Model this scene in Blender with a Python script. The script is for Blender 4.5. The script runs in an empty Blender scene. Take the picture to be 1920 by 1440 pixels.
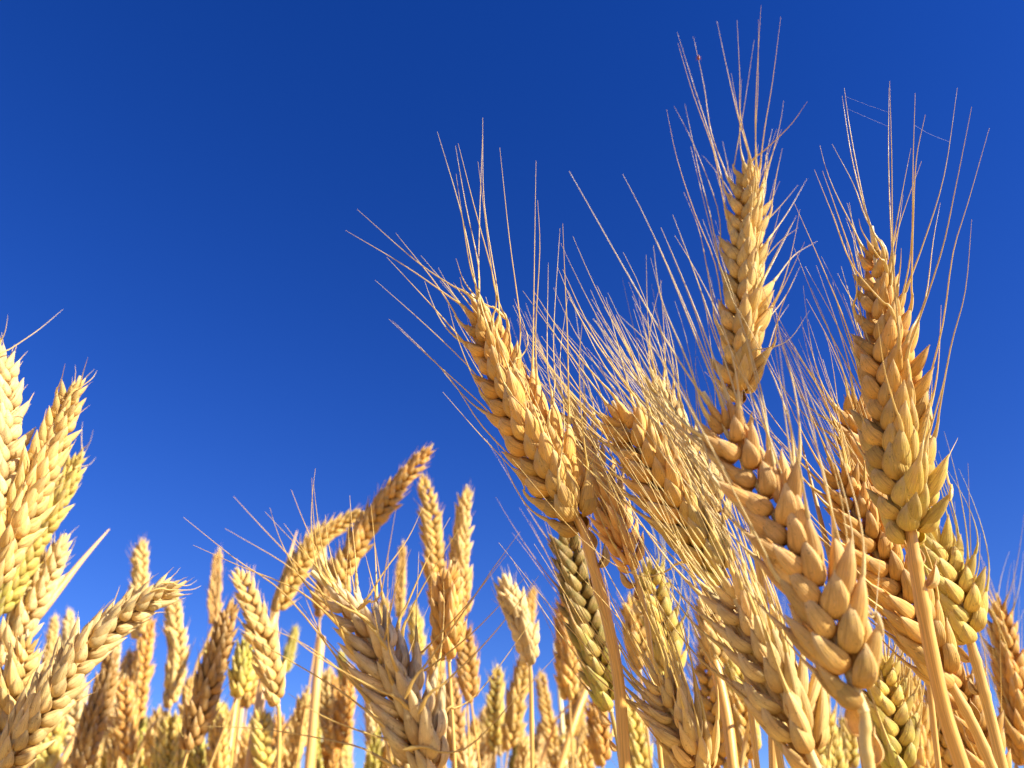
import bpy, math, random
import numpy as np
from mathutils import Vector, Matrix, noise

random.seed(7)
scene = bpy.context.scene
COL = scene.collection

# ------------------------------------------------------------------ camera
PITCH = math.radians(32.0)
CAM = Vector((0.0, 0.0, 0.72))
F = 1545.0                                   # focal length in photo pixels (1920 wide)
cam_data = bpy.data.cameras.new("camera")
cam_data.sensor_width = 36.0
cam_data.lens = 36.0 * F / 1920.0
cam_data.clip_start = 0.005
cam_data.clip_end = 2000.0
cam_data.dof.use_dof = True
cam_data.dof.focus_distance = 0.225
cam_data.dof.aperture_fstop = cam_data.lens / 1.5      # about a 1.25 mm opening, a phone lens
cam = bpy.data.objects.new("camera", cam_data)
cam.location = CAM
cam.rotation_euler = (math.pi / 2 + PITCH, 0, 0)
COL.objects.link(cam)
scene.camera = cam
CR = Vector((1, 0, 0))
CF = Vector((0, math.cos(PITCH), math.sin(PITCH)))
CU = Vector((0, -math.sin(PITCH), math.cos(PITCH)))

def at(x, y, d):
    """point seen at photo pixel (x, y), d metres deep"""
    return CAM + CR * ((x - 960) / F * d) + CU * (-(y - 720) / F * d) + CF * d

def pix(p):
    v = p - CAM
    d = v.dot(CF)
    return 960 + v.dot(CR) / d * F, 720 - v.dot(CU) / d * F, d

# ------------------------------------------------------------------ light
SUN = Vector((0.84, -0.42, 0.58)).normalized()           # towards the sun: right, behind the camera
sun_el = math.asin(SUN.z)
sun_az = math.atan2(SUN.x, SUN.y)
world = bpy.data.worlds.new("World")
scene.world = world
world.use_nodes = True
nt = world.node_tree
nt.nodes.clear()
wo = nt.nodes.new("ShaderNodeOutputWorld")
bg = nt.nodes.new("ShaderNodeBackground")
sky = nt.nodes.new("ShaderNodeTexSky")
sky.sky_type = 'NISHITA'
sky.sun_disc = False
sky.sun_elevation = sun_el
sky.sun_rotation = sun_az
sky.altitude = 1200
sky.air_density = 1.0
sky.dust_density = 0.1
sky.ozone_density = 4.0
hs = nt.nodes.new("ShaderNodeHueSaturation")
hs.inputs["Hue"].default_value = 0.5255
hs.inputs["Saturation"].default_value = 1.30
hs.inputs["Value"].default_value = 1.0
nt.links.new(sky.outputs[0], hs.inputs["Color"])
nt.links.new(hs.outputs[0], bg.inputs[0])
bg.inputs[1].default_value = 0.0755
nt.links.new(bg.outputs[0], wo.inputs[0])

sl = bpy.data.lights.new("sun", 'SUN')
sl.energy = 5.0
sl.angle = math.radians(0.53)
sl.color = (1.0, 0.93, 0.80)
so = bpy.data.objects.new("sun", sl)
so.rotation_euler = SUN.to_track_quat('Z', 'Y').to_euler()
so.location = (0.5, -0.5, 2)
COL.objects.link(so)

vs = scene.view_settings
vs.view_transform = 'Standard'
vs.look = 'None'
vs.exposure = 1.22
vs.gamma = 1.0
vs.use_curve_mapping = False
scene.cycles.use_denoising = True
scene.cycles.max_bounces = 8
scene.cycles.transmission_bounces = 6

# ------------------------------------------------------------------ materials
def new_mat(name):
    m = bpy.data.materials.new(name)
    m.use_nodes = True
    m.node_tree.nodes.clear()
    return m, m.node_tree

def N(nt, t, **kw):
    n = nt.nodes.new(t)
    for k, v in kw.items():
        if k.startswith("i_"):
            n.inputs[k[2:].replace("_", " ")].default_value = v
        else:
            setattr(n, k, v)
    return n

def mathn(nt, op, a, b=None, c=None):
    n = nt.nodes.new("ShaderNodeMath"); n.operation = op
    for i, v in enumerate((a, b, c)):
        if v is None: continue
        if isinstance(v, (int, float)): n.inputs[i].default_value = v
        else: nt.links.new(v, n.inputs[i])
    return n.outputs[0]

def mixc(nt, fac, a, b, blend='MIX'):
    n = nt.nodes.new("ShaderNodeMix"); n.data_type = 'RGBA'; n.blend_type = blend
    for s, v in ((n.inputs[0], fac), (n.inputs[6], a), (n.inputs[7], b)):
        if isinstance(v, (int, float)): s.default_value = v
        elif isinstance(v, tuple): s.default_value = v
        else: nt.links.new(v, s)
    return n.outputs[2]

def husk_material():
    m, nt = new_mat("dry_husk")
    L = nt.links
    out = N(nt, "ShaderNodeOutputMaterial")
    oi = N(nt, "ShaderNodeObjectInfo")
    uv = N(nt, "ShaderNodeUVMap")
    sep = N(nt, "ShaderNodeSeparateXYZ")
    L.new(uv.outputs[0], sep.inputs[0])
    u, v = sep.outputs[0], sep.outputs[1]
    tc = N(nt, "ShaderNodeTexCoord")
    geo = N(nt, "ShaderNodeNewGeometry")
    # blotches of paler and browner straw
    n1 = N(nt, "ShaderNodeTexNoise", i_Scale=260.0, i_Detail=4.0, i_Roughness=0.6)
    L.new(geo.outputs["Position"], n1.inputs["Vector"])
    r1 = N(nt, "ShaderNodeMapRange"); L.new(n1.outputs[0], r1.inputs[0])
    r1.inputs[1].default_value = 0.30; r1.inputs[2].default_value = 0.72
    c = mixc(nt, 0.5, oi.outputs["Color"], (0.66, 0.36, 0.11, 1), 'MIX')
    c0 = mixc(nt, r1.outputs[0], oi.outputs["Color"], c)
    # nerves running lengthwise
    phase = mathn(nt, 'MULTIPLY', oi.outputs["Random"], 6.0)
    uu = mathn(nt, 'MULTIPLY_ADD', u, 126.0, phase)
    # wobble
    n2 = N(nt, "ShaderNodeTexNoise", i_Scale=3.0, i_Detail=2.0)
    L.new(uv.outputs[0], n2.inputs["Vector"])
    uu2 = mathn(nt, 'MULTIPLY_ADD', n2.outputs[0], 2.2, uu)
    s = mathn(nt, 'SINE', uu2)
    nerve = mathn(nt, 'POWER', mathn(nt, 'MULTIPLY_ADD', s, 0.5, 0.5), 5.0)
    c1 = mixc(nt, mathn(nt, 'MULTIPLY', nerve, 0.22), c0, (0.50, 0.27, 0.08, 1))
    # papery pale margin and tanned tip, dull green-brown foot
    vt = N(nt, "ShaderNodeMapRange"); L.new(v, vt.inputs[0])
    vt.inputs[1].default_value = 0.66; vt.inputs[2].default_value = 1.0
    c2 = mixc(nt, mathn(nt, 'MULTIPLY', vt.outputs[0], 0.6), c1, (0.86, 0.68, 0.38, 1))
    # keel line at u = 0
    k = mathn(nt, 'ABSOLUTE', u)
    kr = N(nt, "ShaderNodeMapRange"); L.new(k, kr.inputs[0])
    kr.inputs[1].default_value = 0.0; kr.inputs[2].default_value = 0.05
    kr.inputs[3].default_value = 1.0; kr.inputs[4].default_value = 0.0
    c3 = mixc(nt, mathn(nt, 'MULTIPLY', kr.outputs[0], 0.35), c2, (0.74, 0.56, 0.26, 1))
    # fine streaks along the length
    mp = N(nt, "ShaderNodeMapping"); mp.inputs["Scale"].default_value = (130.0, 4.0, 1.0)
    L.new(uv.outputs[0], mp.inputs[0])
    ms = N(nt, "ShaderNodeTexNoise", i_Scale=1.0, i_Detail=3.0)
    L.new(mp.outputs[0], ms.inputs["Vector"])
    st = N(nt, "ShaderNodeMapRange"); L.new(ms.outputs[0], st.inputs[0])
    st.inputs[1].default_value = 0.35; st.inputs[2].default_value = 0.65
    st.inputs[3].default_value = 0.74; st.inputs[4].default_value = 1.22
    c4 = mixc(nt, 1.0, c3, st.outputs[0], 'MULTIPLY')
    # little dark specks of weathering
    n4 = N(nt, "ShaderNodeTexNoise", i_Scale=1500.0, i_Detail=1.0)
    L.new(geo.outputs["Position"], n4.inputs["Vector"])
    sp = N(nt, "ShaderNodeMapRange"); L.new(n4.outputs[0], sp.inputs[0])
    sp.inputs[1].default_value = 0.68; sp.inputs[2].default_value = 0.74
    c5 = mixc(nt, mathn(nt, 'MULTIPLY', sp.outputs[0], 0.5), c4, (0.16, 0.08, 0.03, 1))
    n6 = N(nt, "ShaderNodeTexNoise", i_Scale=520.0, i_Detail=5.0, i_Roughness=0.7)
    L.new(geo.outputs["Position"], n6.inputs["Vector"])
    g6 = N(nt, "ShaderNodeMapRange"); L.new(n6.outputs[0], g6.inputs[0])
    g6.inputs[1].default_value = 0.52; g6.inputs[2].default_value = 0.70
    c5 = mixc(nt, mathn(nt, 'MULTIPLY', g6.outputs[0], 0.42), c5, (0.62, 0.42, 0.20, 1))
    # each husk its own shade; ripe orange blush at the foot
    uv2 = N(nt, "ShaderNodeUVMap"); uv2.uv_map = "Rand"
    uv.uv_map = "UVMap"
    sp2 = N(nt, "ShaderNodeSeparateXYZ"); L.new(uv2.outputs[0], sp2.inputs[0])
    shade = mathn(nt, 'MULTIPLY_ADD', sp2.outputs[0], 0.42, 0.80)
    c5 = mixc(nt, 1.0, c5, shade, 'MULTIPLY')
    vb = N(nt, "ShaderNodeMapRange"); L.new(v, vb.inputs[0])
    vb.inputs[1].default_value = 0.5; vb.inputs[2].default_value = 0.0
    blush = mathn(nt, 'MULTIPLY', vb.outputs[0], mathn(nt, 'MULTIPLY', sp2.outputs[1], 0.6))
    c5 = mixc(nt, blush, c5, mixc(nt, 1.0, c5, (0.95, 0.66, 0.42, 1), 'MULTIPLY'))
    # the line where the two bracts of a floret meet
    sd = mathn(nt, 'ABSOLUTE', mathn(nt, 'SUBTRACT', k, 0.27))
    sdr = N(nt, "ShaderNodeMapRange"); L.new(sd, sdr.inputs[0])
    sdr.inputs[1].default_value = 0.0; sdr.inputs[2].default_value = 0.022
    sdr.inputs[3].default_value = 1.0; sdr.inputs[4].default_value = 0.0
    c5 = mixc(nt, mathn(nt, 'MULTIPLY', sdr.outputs[0], 0.45), c5, (0.36, 0.18, 0.05, 1))
    b = N(nt, "ShaderNodeBsdfPrincipled")
    L.new(c5, b.inputs["Base Color"])
    b.inputs["Roughness"].default_value = 0.6
    b.inputs["Specular IOR Level"].default_value = 0.25
    h = mathn(nt, 'SUBTRACT', mathn(nt, 'MULTIPLY_ADD', nerve, 1.0, mathn(nt, 'MULTIPLY', sdr.outputs[0], -2.5)), mathn(nt, 'MULTIPLY', -1.0, mathn(nt, 'MULTIPLY', ms.outputs[0], 1.2)))
    bp = N(nt, "ShaderNodeBump", i_Strength=0.4, i_Distance=0.00016)
    L.new(h, bp.inputs["Height"])
    L.new(bp.outputs[0], b.inputs["Normal"])
    tr = N(nt, "ShaderNodeBsdfTranslucent")
    L.new(c5, tr.inputs[0])
    mx = N(nt, "ShaderNodeMixShader"); mx.inputs[0].default_value = 0.22
    L.new(b.outputs[0], mx.inputs[1]); L.new(tr.outputs[0], mx.inputs[2])
    L.new(mx.outputs[0], out.inputs[0])
    return m

def straw_material(name, streak=220.0, trans=0.1, rough=0.4):
    m, nt = new_mat(name)
    L = nt.links
    out = N(nt, "ShaderNodeOutputMaterial")
    oi = N(nt, "ShaderNodeObjectInfo")
    uv = N(nt, "ShaderNodeUVMap")
    mp = N(nt, "ShaderNodeMapping"); mp.inputs["Scale"].default_value = (34.0, 2.2, 1.0)
    L.new(uv.outputs[0], mp.inputs[0])
    n1 = N(nt, "ShaderNodeTexNoise", i_Scale=1.0, i_Detail=4.0)
    L.new(mp.outputs[0], n1.inputs["Vector"])
    r = N(nt, "ShaderNodeMapRange"); L.new(n1.outputs[0], r.inputs[0])
    r.inputs[1].default_value = 0.3; r.inputs[2].default_value = 0.7
    r.inputs[3].default_value = 0.66; r.inputs[4].default_value = 1.25
    geo = N(nt, "ShaderNodeNewGeometry")
    n2 = N(nt, "ShaderNodeTexNoise", i_Scale=90.0, i_Detail=3.0)
    L.new(geo.outputs["Position"], n2.inputs["Vector"])
    c0 = mixc(nt, mathn(nt, 'MULTIPLY', n2.outputs[0], 0.45), oi.outputs["Color"], (0.58, 0.36, 0.13, 1))
    c1 = mixc(nt, 1.0, c0, r.outputs[0], 'MULTIPLY')
    b = N(nt, "ShaderNodeBsdfPrincipled")
    L.new(c1, b.inputs["Base Color"])
    b.inputs["Roughness"].default_value = rough
    bp = N(nt, "ShaderNodeBump", i_Strength=0.6, i_Distance=0.00015)
    L.new(n1.outputs[0], bp.inputs["Height"])
    L.new(bp.outputs[0], b.inputs["Normal"])
    tr = N(nt, "ShaderNodeBsdfTranslucent")
    L.new(c1, tr.inputs[0])
    mx = N(nt, "ShaderNodeMixShader"); mx.inputs[0].default_value = trans
    L.new(b.outputs[0], mx.inputs[1]); L.new(tr.outputs[0], mx.inputs[2])
    L.new(mx.outputs[0], out.inputs[0])
    return m

M_HUSK = husk_material()
M_STEM = straw_material("straw_stem", trans=0.06)
M_AWN = straw_material("bristle", trans=0.22, rough=0.35)
M_LEAF = straw_material("dry_blade", trans=0.3, rough=0.5)

def ground_material():
    m, nt = new_mat("stubbly_soil")
    L = nt.links
    out = N(nt, "ShaderNodeOutputMaterial")
    geo = N(nt, "ShaderNodeNewGeometry")
    n1 = N(nt, "ShaderNodeTexNoise", i_Scale=6.0, i_Detail=8.0, i_Roughness=0.65)
    n2 = N(nt, "ShaderNodeTexNoise", i_Scale=0.15, i_Detail=3.0)
    L.new(geo.outputs["Position"], n1.inputs["Vector"])
    L.new(geo.outputs["Position"], n2.inputs["Vector"])
    c = mixc(nt, n1.outputs[0], (0.26, 0.16, 0.07, 1), (0.60, 0.40, 0.15, 1))
    c2 = mixc(nt, mathn(nt, 'MULTIPLY', n2.outputs[0], 0.5), c, (0.50, 0.34, 0.13, 1))
    b = N(nt, "ShaderNodeBsdfPrincipled")
    b.inputs["Roughness"].default_value = 0.95
    L.new(c2, b.inputs["Base Color"])
    bp = N(nt, "ShaderNodeBump", i_Strength=0.8, i_Distance=0.03)
    L.new(n1.outputs[0], bp.inputs["Height"]); L.new(bp.outputs[0], b.inputs["Normal"])
    L.new(b.outputs[0], out.inputs[0])
    return m

# ------------------------------------------------------------------ mesh helpers
class MB:
    def __init__(s):
        s.v, s.f, s.uv, s.rnd, s.cur = [], [], [], [], (0.5, 0.5)
    def grid(s, rings, uvs, close_u=True):
        """rings: list of lists of points; uvs same shape (one column more when closed)"""
        b = len(s.v); n = len(rings[0])
        for r in rings: s.v.extend(r)
        for j in range(len(rings) - 1):
            for i in range(n if close_u else n - 1):
                i2 = (i + 1) % n
                s.f.append((b + j * n + i, b + j * n + i2, b + (j + 1) * n + i2, b + (j + 1) * n + i))
                s.uv.extend((uvs[j][i], uvs[j][i + 1], uvs[j + 1][i + 1], uvs[j + 1][i])); s.rnd.extend((s.cur,) * 4)
    def mesh(s, name, mat):
        me = bpy.data.meshes.new(name)
        me.from_pydata([tuple(p) for p in s.v], [], s.f)
        l = me.uv_layers.new(name="UVMap")
        l.data.foreach_set("uv", np.array(s.uv, dtype=np.float32).ravel())
        l2 = me.uv_layers.new(name="Rand")
        l2.data.foreach_set("uv", np.array(s.rnd, dtype=np.float32).ravel())
        me.polygons.foreach_set("use_smooth", [True] * len(me.polygons))
        me.materials.append(mat)
        me.update()
        return me

def frame_from(z, xhint):
    z = z.normalized()
    x = (xhint - z * xhint.dot(z)).normalized()
    return x, z.cross(x), z

def add_floret(mb, base, z, keel, ln, w, th, nu, nv, bow, tip=True, rnd=0.0):
    """a closed plump husk round its grain, pointed, with a keel; keel points outward. Returns tip point, tip direction"""
    k, s, z = frame_from(z, keel)
    mb.cur = (random.random(), random.random())
    rings, uvs = [], []
    pw = 1.02
    peak = (0.5 ** 0.5) * (0.62 ** 0.9)
    ph = random.random() * 6
    for j in range(nv + 1):
        v = j / nv
        if j == 0: f = 0.16
        else: f = (v ** 0.46) * ((1 - v) ** pw) / ((0.311 ** 0.46) * (0.689 ** pw))
        if v > 0.9: f = max(f, 0.05)
        c = base + z * (ln * v) + k * (bow * math.sin(math.pi * min(1, v * 1.05)) + rnd * v * v)
        ring, ur = [], []
        for i in range(nu):
            a = 2 * math.pi * i / nu
            ca, sa = math.cos(a), math.sin(a)
            d = ((a + math.pi) % (2 * math.pi)) - math.pi
            rk = th * 0.5 * f * (1 + 0.16 * math.exp(-(d / 0.32) ** 2)) * (1.0 if ca > 0 else 0.72)
            rs = w * 0.5 * f * (1 + 0.04 * math.sin(5 * v + ph + 2 * a))
            ring.append(c + k * (ca * rk) + s * (sa * rs))
        for i in range(nu + 1):
            uu = i / nu
            ur.append((uu if uu <= 0.5 else uu - 1.0, v))
        # the seam between +0.5 and -0.5 sits on the hidden inner side
        rings.append(ring); uvs.append(ur)
    b0 = len(mb.uv)
    mb.grid(rings, uvs)
    # fix wrapped uv loops
    for q in range(b0, len(mb.uv), 4):
        us = [mb.uv[q + t][0] for t in range(4)]
        if max(us) - min(us) > 0.5:
            for t in range(4):
                if mb.uv[q + t][0] < 0: mb.uv[q + t] = (mb.uv[q + t][0] + 1, mb.uv[q + t][1])
    tipp = base + z * (ln * 0.985) + k * (rnd)
    tdir = (z * ln * 0.3 - k * bow * 0.9 + k * rnd * 0.6).normalized()
    return tipp, tdir

def add_glume(mb, base, z, keel, ln, w, th, nu, nv, bow, open_a=1.75):
    """an open boat-shaped bract, two skins, keeled, ending in a short tooth"""
    k, s, z = frame_from(z, keel)
    mb.cur = (random.random(), random.random())
    skew = random.uniform(-0.12, 0.12)
    tp = base + z * (ln * 0.97) + k * (th * 0.03)
    bk = ln * random.uniform(0.12, 0.3)
    tube(mb, [tp - z * (ln * .06), tp + z * (bk * .4), tp + z * bk + k * (bk * random.uniform(-.1, .25))], [w * .085, w * .05, w * .012], 5, 60)
    for skin in (0, 1):
        rings, uvs = [], []
        for j in range(nv + 1):
            v = j / nv
            f = 0.2 if j == 0 else (v ** 0.42) * ((1 - v) ** 0.82) / ((0.339 ** 0.42) * (0.661 ** 0.82))
            f = max(f, 0.04)
            c = base + z * (ln * v) + k * (bow * math.sin(math.pi * v))
            ring, ur = [], []
            for i in range(nu + 1):
                t = i / nu * 2 - 1
                a = t * open_a
                ca, sa = math.cos(a), math.sin(a)
                r_in = 0.90 if skin else 1.0
                keelb = 1 + 0.22 * math.exp(-(a / 0.22) ** 2)
                p = c + k * (ca * th * 0.5 * f * keelb * r_in) + s * (sa * w * 0.5 * f * r_in)
                p = p - z * (0.10 * ln * abs(t) ** 2 * v)         # the margin is shorter than the keel
                p = p + s * (skew * ln * 0.1 * v)
                if abs(t) > 0.8: p = p + k * (0.035 * w * math.sin(9 * v + skew * 30)) + s * (t * 0.05 * w * f)
                ring.append(p)
                ur.append((t * 0.42, v))
            if skin: ring.reverse(); ur.reverse()
            rings.append(ring); uvs.append(ur)
        mb.grid(rings, uvs, close_u=False)

def tube(mb, pts, radii, n=6, vscale=1.0, xh=None):
    m = len(pts)
    rings, uvs = [], []
    x = xh or Vector((0.3, 0.9, 0.2))
    acc = 0.0
    for j, p in enumerate(pts):
        t = (pts[min(j + 1, m - 1)] - pts[max(j - 1, 0)]).normalized()
        if abs(t.dot(x.normalized())) > 0.98: x = Vector((0.9, 0.2, 0.3))
        xx, yy, _ = frame_from(t, x)
        x = xx
        r = radii[j]
        rings.append([p + xx * (math.cos(2 * math.pi * i / n) * r) + yy * (math.sin(2 * math.pi * i / n) * r) for i in range(n)])
        if j: acc += (p - pts[j - 1]).length
        uvs.append([(i / n, acc * vscale) for i in range(n + 1)])
    mb.grid(rings, uvs)

def catmull(pts, n):
    P = [pts[0] * 2 - pts[1]] + list(pts) + [pts[-1] * 2 - pts[-2]]
    out = []
    m = len(pts) - 1
    for k in range(n + 1):
        g = k / n * m
        i = min(int(g), m - 1); t = g - i
        a, b, c, d = P[i], P[i + 1], P[i + 2], P[i + 3]
        out.append(0.5 * ((2 * b) + (c - a) * t + (2 * a - 5 * b + 4 * c - d) * t * t + (3 * b - a - 3 * c + d) * t ** 3))
    return out

# ------------------------------------------------------------------ spikelet templates (millimetres -> metres)
MM = 0.001
def V(x, y, z): return Vector((x, y, z)) * MM

def dirv(ox, ty):
    """direction tilted outward by ox degrees and sideways by ty degrees"""
    return Vector((math.tan(math.radians(ox)), math.tan(math.radians(ty)), 1.0)).normalized()

def make_template(seed, hi, bristle=False, plump=1.0, flare=1.0):
    random.seed(seed)
    J = lambda a: random.uniform(-a, a)
    nu, nv = (18, 16) if hi else (8, 7)
    lem = MB(); tips = []
    specs = [(V(1.2, 1.3, 0.9), dirv((27 + J(6)) * flare, 17 + J(6)), Vector((0.75, 0.8, -0.3)), 12.8 + J(1.2), 4.5, 4.1, 0.45),
             (V(1.2, -1.3, 1.1), dirv((27 + J(6)) * flare, -17 + J(6)), Vector((0.75, -0.8, -0.3)), 12.8 + J(1.2), 4.5, 4.1, 0.45),
             (V(2.0, 0.1 + J(.4), 3.0), dirv((20 + J(5)) * flare, J(7)), Vector((1, 0, -0.2)), 11.6 + J(1.2), 4.1, 3.7, 0.3)]
    if seed % 3 == 0:
        specs.append((V(1.2, J(.8), 4.2), dirv((10 + J(4)) * flare, J(10)), Vector((1, 0, 0)), 9.6 + J(.8), 3.4, 3.0, 0.3))
    for (b, d, k, ln, w, th, bow) in specs:
        tp, td = add_floret(lem, b, d, k, ln * MM, w * plump * MM, th * plump * MM, nu, nv, bow * MM, rnd=(0.45 + J(0.6)) * MM)
        tips.append((tp, td))
    glumes = []
    for sy in (1, -1):
        g = lem if not hi else MB()
        add_glume(g, V(0.6, 1.5 * sy, -0.3), dirv((22 + J(5)) * flare, sy * (19 + J(5))), Vector((0.62, sy * 0.9, -0.25)),
                  (9.4 + J(.9)) * MM, (5.1 * plump) * MM, (4.8 * plump) * MM, 12 if hi else 6, 14 if hi else 6, 0.75 * MM)
        if hi: glumes.append(g.mesh("husk", M_HUSK))
    if bristle:
        for tp, td in tips:
            if random.random() < 0.75:
                L = random.uniform(2.5, 9.0) * MM
                d2 = (td + Vector((J(.25), J(.25), J(.1)))).normalized()
                tube(lem, [tp - td * 0.6 * MM, tp + d2 * L * .5, tp + d2 * L + Vector((J(.1), J(.1), 0)) * L], [0.28 * MM, 0.16 * MM, 0.05 * MM], 4, 60)
    return dict(mesh=lem.mesh("spikelet", M_HUSK), glumes=glumes, tips=tips)

HI = [make_template(100 + i, True) for i in range(7)]
HIN = [make_template(170 + i, True, plump=0.70, flare=0.95) for i in range(6)]
HIB = [make_template(140 + i, True, bristle=True) for i in range(5)]
LO = [make_template(200 + i, False, bristle=True) for i in range(6)]
random.seed(11)

TINT = dict(straw=(0.84, 0.62, 0.21), gold=(0.81, 0.54, 0.13), orange=(0.76, 0.415, 0.085), pale=(0.88, 0.71, 0.33),
            green=(0.54, 0.54, 0.09), yellow=(0.80, 0.67, 0.15), brown=(0.56, 0.33, 0.10), amber=(0.82, 0.475, 0.105), dark=(0.17, 0.18, 0.05),  # brown and dark also stand in for shade on some ears
            rose=(0.85, 0.50, 0.155), tan=(0.68, 0.43, 0.14), grey=(0.84, 0.70, 0.42), awn=(0.92, 0.69, 0.23))

def lerp3(a, b, t): return tuple(a[i] * (1 - t) + b[i] * t for i in range(3))
def jit(c, a=0.1):
    g = 1 + random.uniform(-a, a); w = random.uniform(-a, a) * 0.35
    return (min(1, c[0] * g * (1 + w * .3)), min(1, c[1] * g * (1 - w * .4)), min(1, c[2] * g * (1 - w)), 1.0)

def link(o, parent=None, mw=None):
    COL.objects.link(o)
    if parent is not None: o.parent = parent
    return o

def kid(name, me, parent, color, mat_local=None):
    o = bpy.data.objects.new(name, me)
    o.color = color
    COL.objects.link(o)
    o.parent = parent
    if mat_local is not None: o.matrix_local = mat_local
    return o

def awn_points(p0, d0, target, length, n=9, wob=0.0):
    p1 = p0 + d0 * (length * 0.30)
    p2 = p0 + target * length
    out = []
    wv = Vector((random.uniform(-1, 1), random.uniform(-1, 1), random.uniform(-1, 1))) * wob * length
    for i in range(n + 1):
        t = i / n
        out.append(p0 * (1 - t) ** 2 + p1 * 2 * t * (1 - t) + p2 * t * t + wv * math.sin(t * math.pi * 1.6))
    return out

N_AWN = 0
TRACED = []
def on_awn(x, y):
    """the point of a bristle nearest to where one sees (x, y)"""
    return min((q for t in TRACED for q in t), key=lambda q: (pix(q)[0] - x) ** 2 + (pix(q)[1] - y) ** 2)

def add_awn(spk, Msp, root_loc, pts, scale, color, n=4, d0=None):
    global N_AWN
    N_AWN += 1
    inv = Msp.inverted()
    dn = (pts[1] - pts[0]).normalized()
    d0 = (d0 * 0.45 + dn * (0.55 if dn.dot(d0) > 0.5 else 1.2)).normalized() if d0 else dn
    foot = [pts[0] - d0 * 0.0022 * scale, pts[0] - d0 * 0.0006 * scale, pts[0] + d0 * 0.0010 * scale]
    l1 = (pts[1] - pts[0]).length
    if l1 < 0.003 * scale: pts = [pts[0]] + list(pts[2:])
    pts = foot + [(foot[-1] + d0 * 0.0008 * scale).lerp(pts[1], .30), foot[-1].lerp(pts[1], .65)] + list(pts[1:])
    m = len(pts)
    r0 = 0.235 * MM * scale
    rad = []
    for i in range(m):
        t = i / (m - 1)
        rad.append(r0 * (0.9 if i == 0 else (1.15 - 1.0 * t) + 1.1 * math.exp(-(max(0, i - 1)) * 0.7)))
    mb = MB()
    tube(mb, pts, rad, n, 90)
    mb.v = [inv @ p for p in mb.v]
    return kid("awn", mb.mesh("awn", M_AWN), spk, color)

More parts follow.
